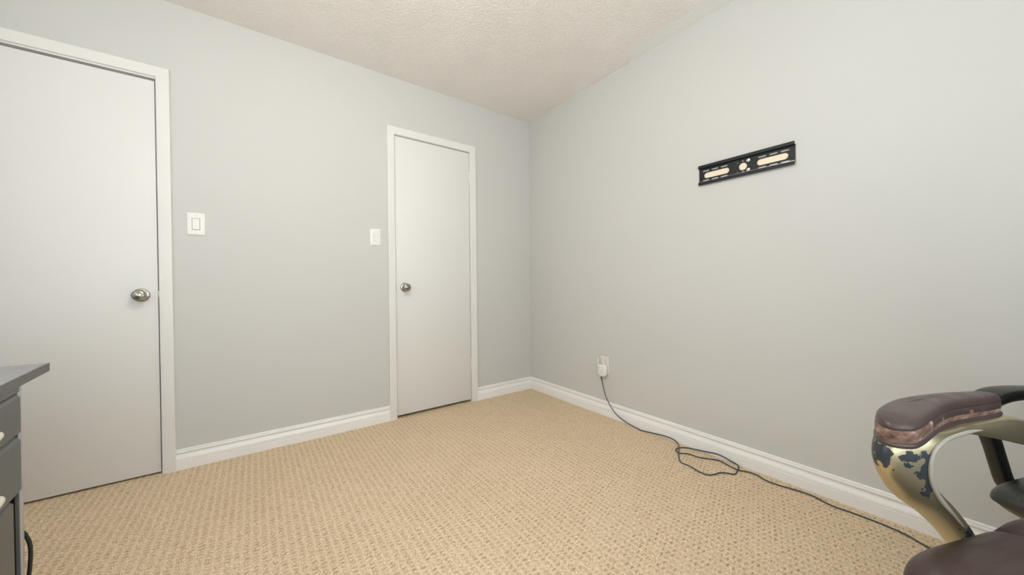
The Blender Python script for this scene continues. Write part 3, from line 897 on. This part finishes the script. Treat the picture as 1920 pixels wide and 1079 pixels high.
for sg in (1, -1):
    bm = bmesh.new()
    pth = [(s - S0, z, a, b, c, d) for s, z, a, b, c, d in arm_path]
    sweep_arm(bm, pth, .290, sg)
    arm = link('armrest', bm, M['gold'], ch1, ang=50)
    bm = bmesh.new()
    tube(bm, [(.12, sg * .288, .392), (.12, sg * .22, .396), (.10, sg * .14, .412)], .015, 10)
    link('arm_bracket', bm, M['black_plastic'], arm)
    bm = bmesh.new()
    tube(bm, [(.235, sg * .292, .645), (.27, sg * .285, .642), (.305, sg * .225, .640)], .014, 10)
    link('arm_bracket', bm, M['black_plastic'], arm)
    # bead along the inner edge of the loop
    bead = [(.120, .6840, .023), (.090, .6850, .025), (.055, .6850, .028), (.018, .6845, .032), (-.012, .6800, .035), (-.032, .668, .0352), (-.0415, .647, .0352), (-.0385, .620, .0345), (-.024, .595, .0335), (-.002, .571, .0325), (.026, .546, .031), (.056, .518, .029)]
    bm = bmesh.new()
    rings = []
    bp = crom(bead, 5)
    for i, (s, z, wn_) in enumerate(bp):
        q0, q1 = bp[max(i - 1, 0)], bp[min(i + 1, len(bp) - 1)]
        tx, tz = q1[0] - q0[0], q1[1] - q0[1]; L = math.hypot(tx, tz); ox, oz = -tz / L, tx / L
        fr = i / (len(bp) - 1); hwid = .0040 * min(1, fr * 8, (1 - fr) * 5 + .1)
        rings.append([(s - S0 + ox * hwid * math.cos(t), sg * (.290 - wn_ + .0030 * math.sin(t) - .0005), z + oz * hwid * math.cos(t)) for t in [2 * math.pi * q / 10 for q in range(10)]])
    loft(bm, rings); link('trim_bead', bm, M['bead'], arm)
    # arm pad: brown rim, torn side band, leather top
    cl = crom(pad_line, 5, closed=True)
    cxm, cym = .035, .008
    def ring(k, z, grow=0.0):
        out = []
        for i, (s, n) in enumerate(cl):
            a_, b_ = cl[i - 1], cl[(i + 1) % len(cl)]
            tx, ty = b_[0] - a_[0], b_[1] - a_[1]; L = math.hypot(tx, ty) or 1
            nx, ny = ty / L, -tx / L
            s2, n2 = s + nx * grow, n + ny * grow
            if k < 1:
                ax_ = min(max(s2, -.085), .190); mid_n = .000 + .013 * math.sin(min(1, max(0, (ax_ + .08) / .2)) * math.pi / 2)
                s2, n2 = ax_ + (s2 - ax_) * k, mid_n + (n2 - mid_n) * k
            sag = -.007 * min(1, max(0, (.0 - s2) / .10))
            out.append((s2 - S0, sg * (n2 + .290), z + sag))
        return out
    bm = bmesh.new()
    R_ = [ring(1, .6910, -.006), ring(1, .6915, .001), ring(1, .6950, .0025), ring(1, .6985, .0015), ring(1, .6995, -.001),
          ring(1, .7020, -.0005), ring(1, .7085, .0008), ring(1, .7150, .0008), ring(1, .7195, .0000),
          ring(1, .7202, -.0010), ring(1, .7225, .0004), ring(1, .7260, -.0010), ring(.93, .7295), ring(.82, .7325), ring(.65, .7350), ring(.45, .7367), ring(.25, .7376), ring(.08, .7378)]
    vr = [[bm.verts.new(p) for p in r_] for r_ in R_]
    n = len(vr[0])
    for i in range(len(vr) - 1):
        for j in range(n):
            f = bm.faces.new((vr[i][j], vr[i][(j + 1) % n], vr[i + 1][(j + 1) % n], vr[i + 1][j]))
            f.material_index = 1 if (4 <= i <= 8 if vr[i][j].co.x < -.11 else 4 <= i <= 5 + (j % 11 == 0)) else 0
    bm.faces.new(vr[0]); bm.faces.new(list(reversed(vr[-1])))
    tag(link('arm_pad', bm, [M['pad_leather'], M['torn']], arm, ang=60), 'brown leather arm pad with torn side edge')

# --- black chair behind it
S2, N2 = .70, -.130
c2p = at_sn(S2, N2)
ch2 = thing('office_chair', 'black leather office chair with slim black arms, behind the worn brown one', 'office chair', c2p, R(-22.1))
def seat2_shape(x, y, zt, zb, E):
    k = max(0, -x - .12)
    zb += .9 * k * k
    return x, y, zt, zb
bm = bmesh.new(); cushion(bm, .274, .247, .486, .380, 6, 48, seat2_shape, 8)
for v in bm.verts: v.co.x -= .006
link('seat', bm, M['black_leather'], ch2, ang=70)
bm = bmesh.new(); box(bm, (-.14, -.16, .345), (.19, .16, .392), .012, 3); link('seat_pan', bm, M['black_plastic'], ch2)
base_parts(ch2, .03, .35, M['black_plastic'], rot=.75, leg=.27)
bm = bmesh.new(); cushion(bm, .225, .28, .040, -.040, 5, 40)
for v in bm.verts:
    x, y, z = v.co; hz = y + .28
    v.co = Vector((.265 + .10 * max(0, hz) ** 1.3 - z * .8, x, .50 + hz))
link('backrest', bm, M['black_leather'], ch2, ang=70)
bm = bmesh.new(); tube(bm, crom([(.12, 0, .345), (.24, 0, .342), (.315, 0, .39), (.35, 0, .52), (.365, 0, .66)], 6), .018, 12); link('back_support', bm, M['black_plastic'], ch2)
arm2 = [(.98, .600, .014, .014, .004, .024), (.90, .632, .018, .018, .004, .026), (.80, .652, .022, .022, .004, .026), (.70, .662, .026, .026, .005, .026), (.62, .667, .028, .028, .006, .024), (.55, .666, .028, .028, .007, .024),
        (.502, .655, .026, .026, .008, .025), (.482, .632, .022, .022, .008, .026), (.484, .602, .018, .018, .006, .028), (.502, .565, .015, .015, .005, .030), (.528, .518, .014, .014, .005, .030), (.554, .462, .014, .014, .005, .030),
        (.582, .410, .014, .014, .005, .030), (.63, .382, .014, .014, .005, .028), (.70, .374, .014, .014, .004, .026), (.80, .374, .014, .014, .004, .026)]
for sg in (1, -1):
    bm = bmesh.new()
    sweep_arm(bm, [(s + .036 - S2, z, a, b, c, d) for s, z, a, b, c, d in arm2], .280, sg)
    tube(bm, [(.10, sg * .280, .375), (.10, sg * .20, .366), (.09, sg * .12, .368)], .014, 10)
    tube(bm, [(.26, sg * .278, .592), (.275, sg * .25, .595), (.285, sg * .21, .600)], .012, 10)
    link('armrest', bm, M['black_plastic'], ch2, ang=50)
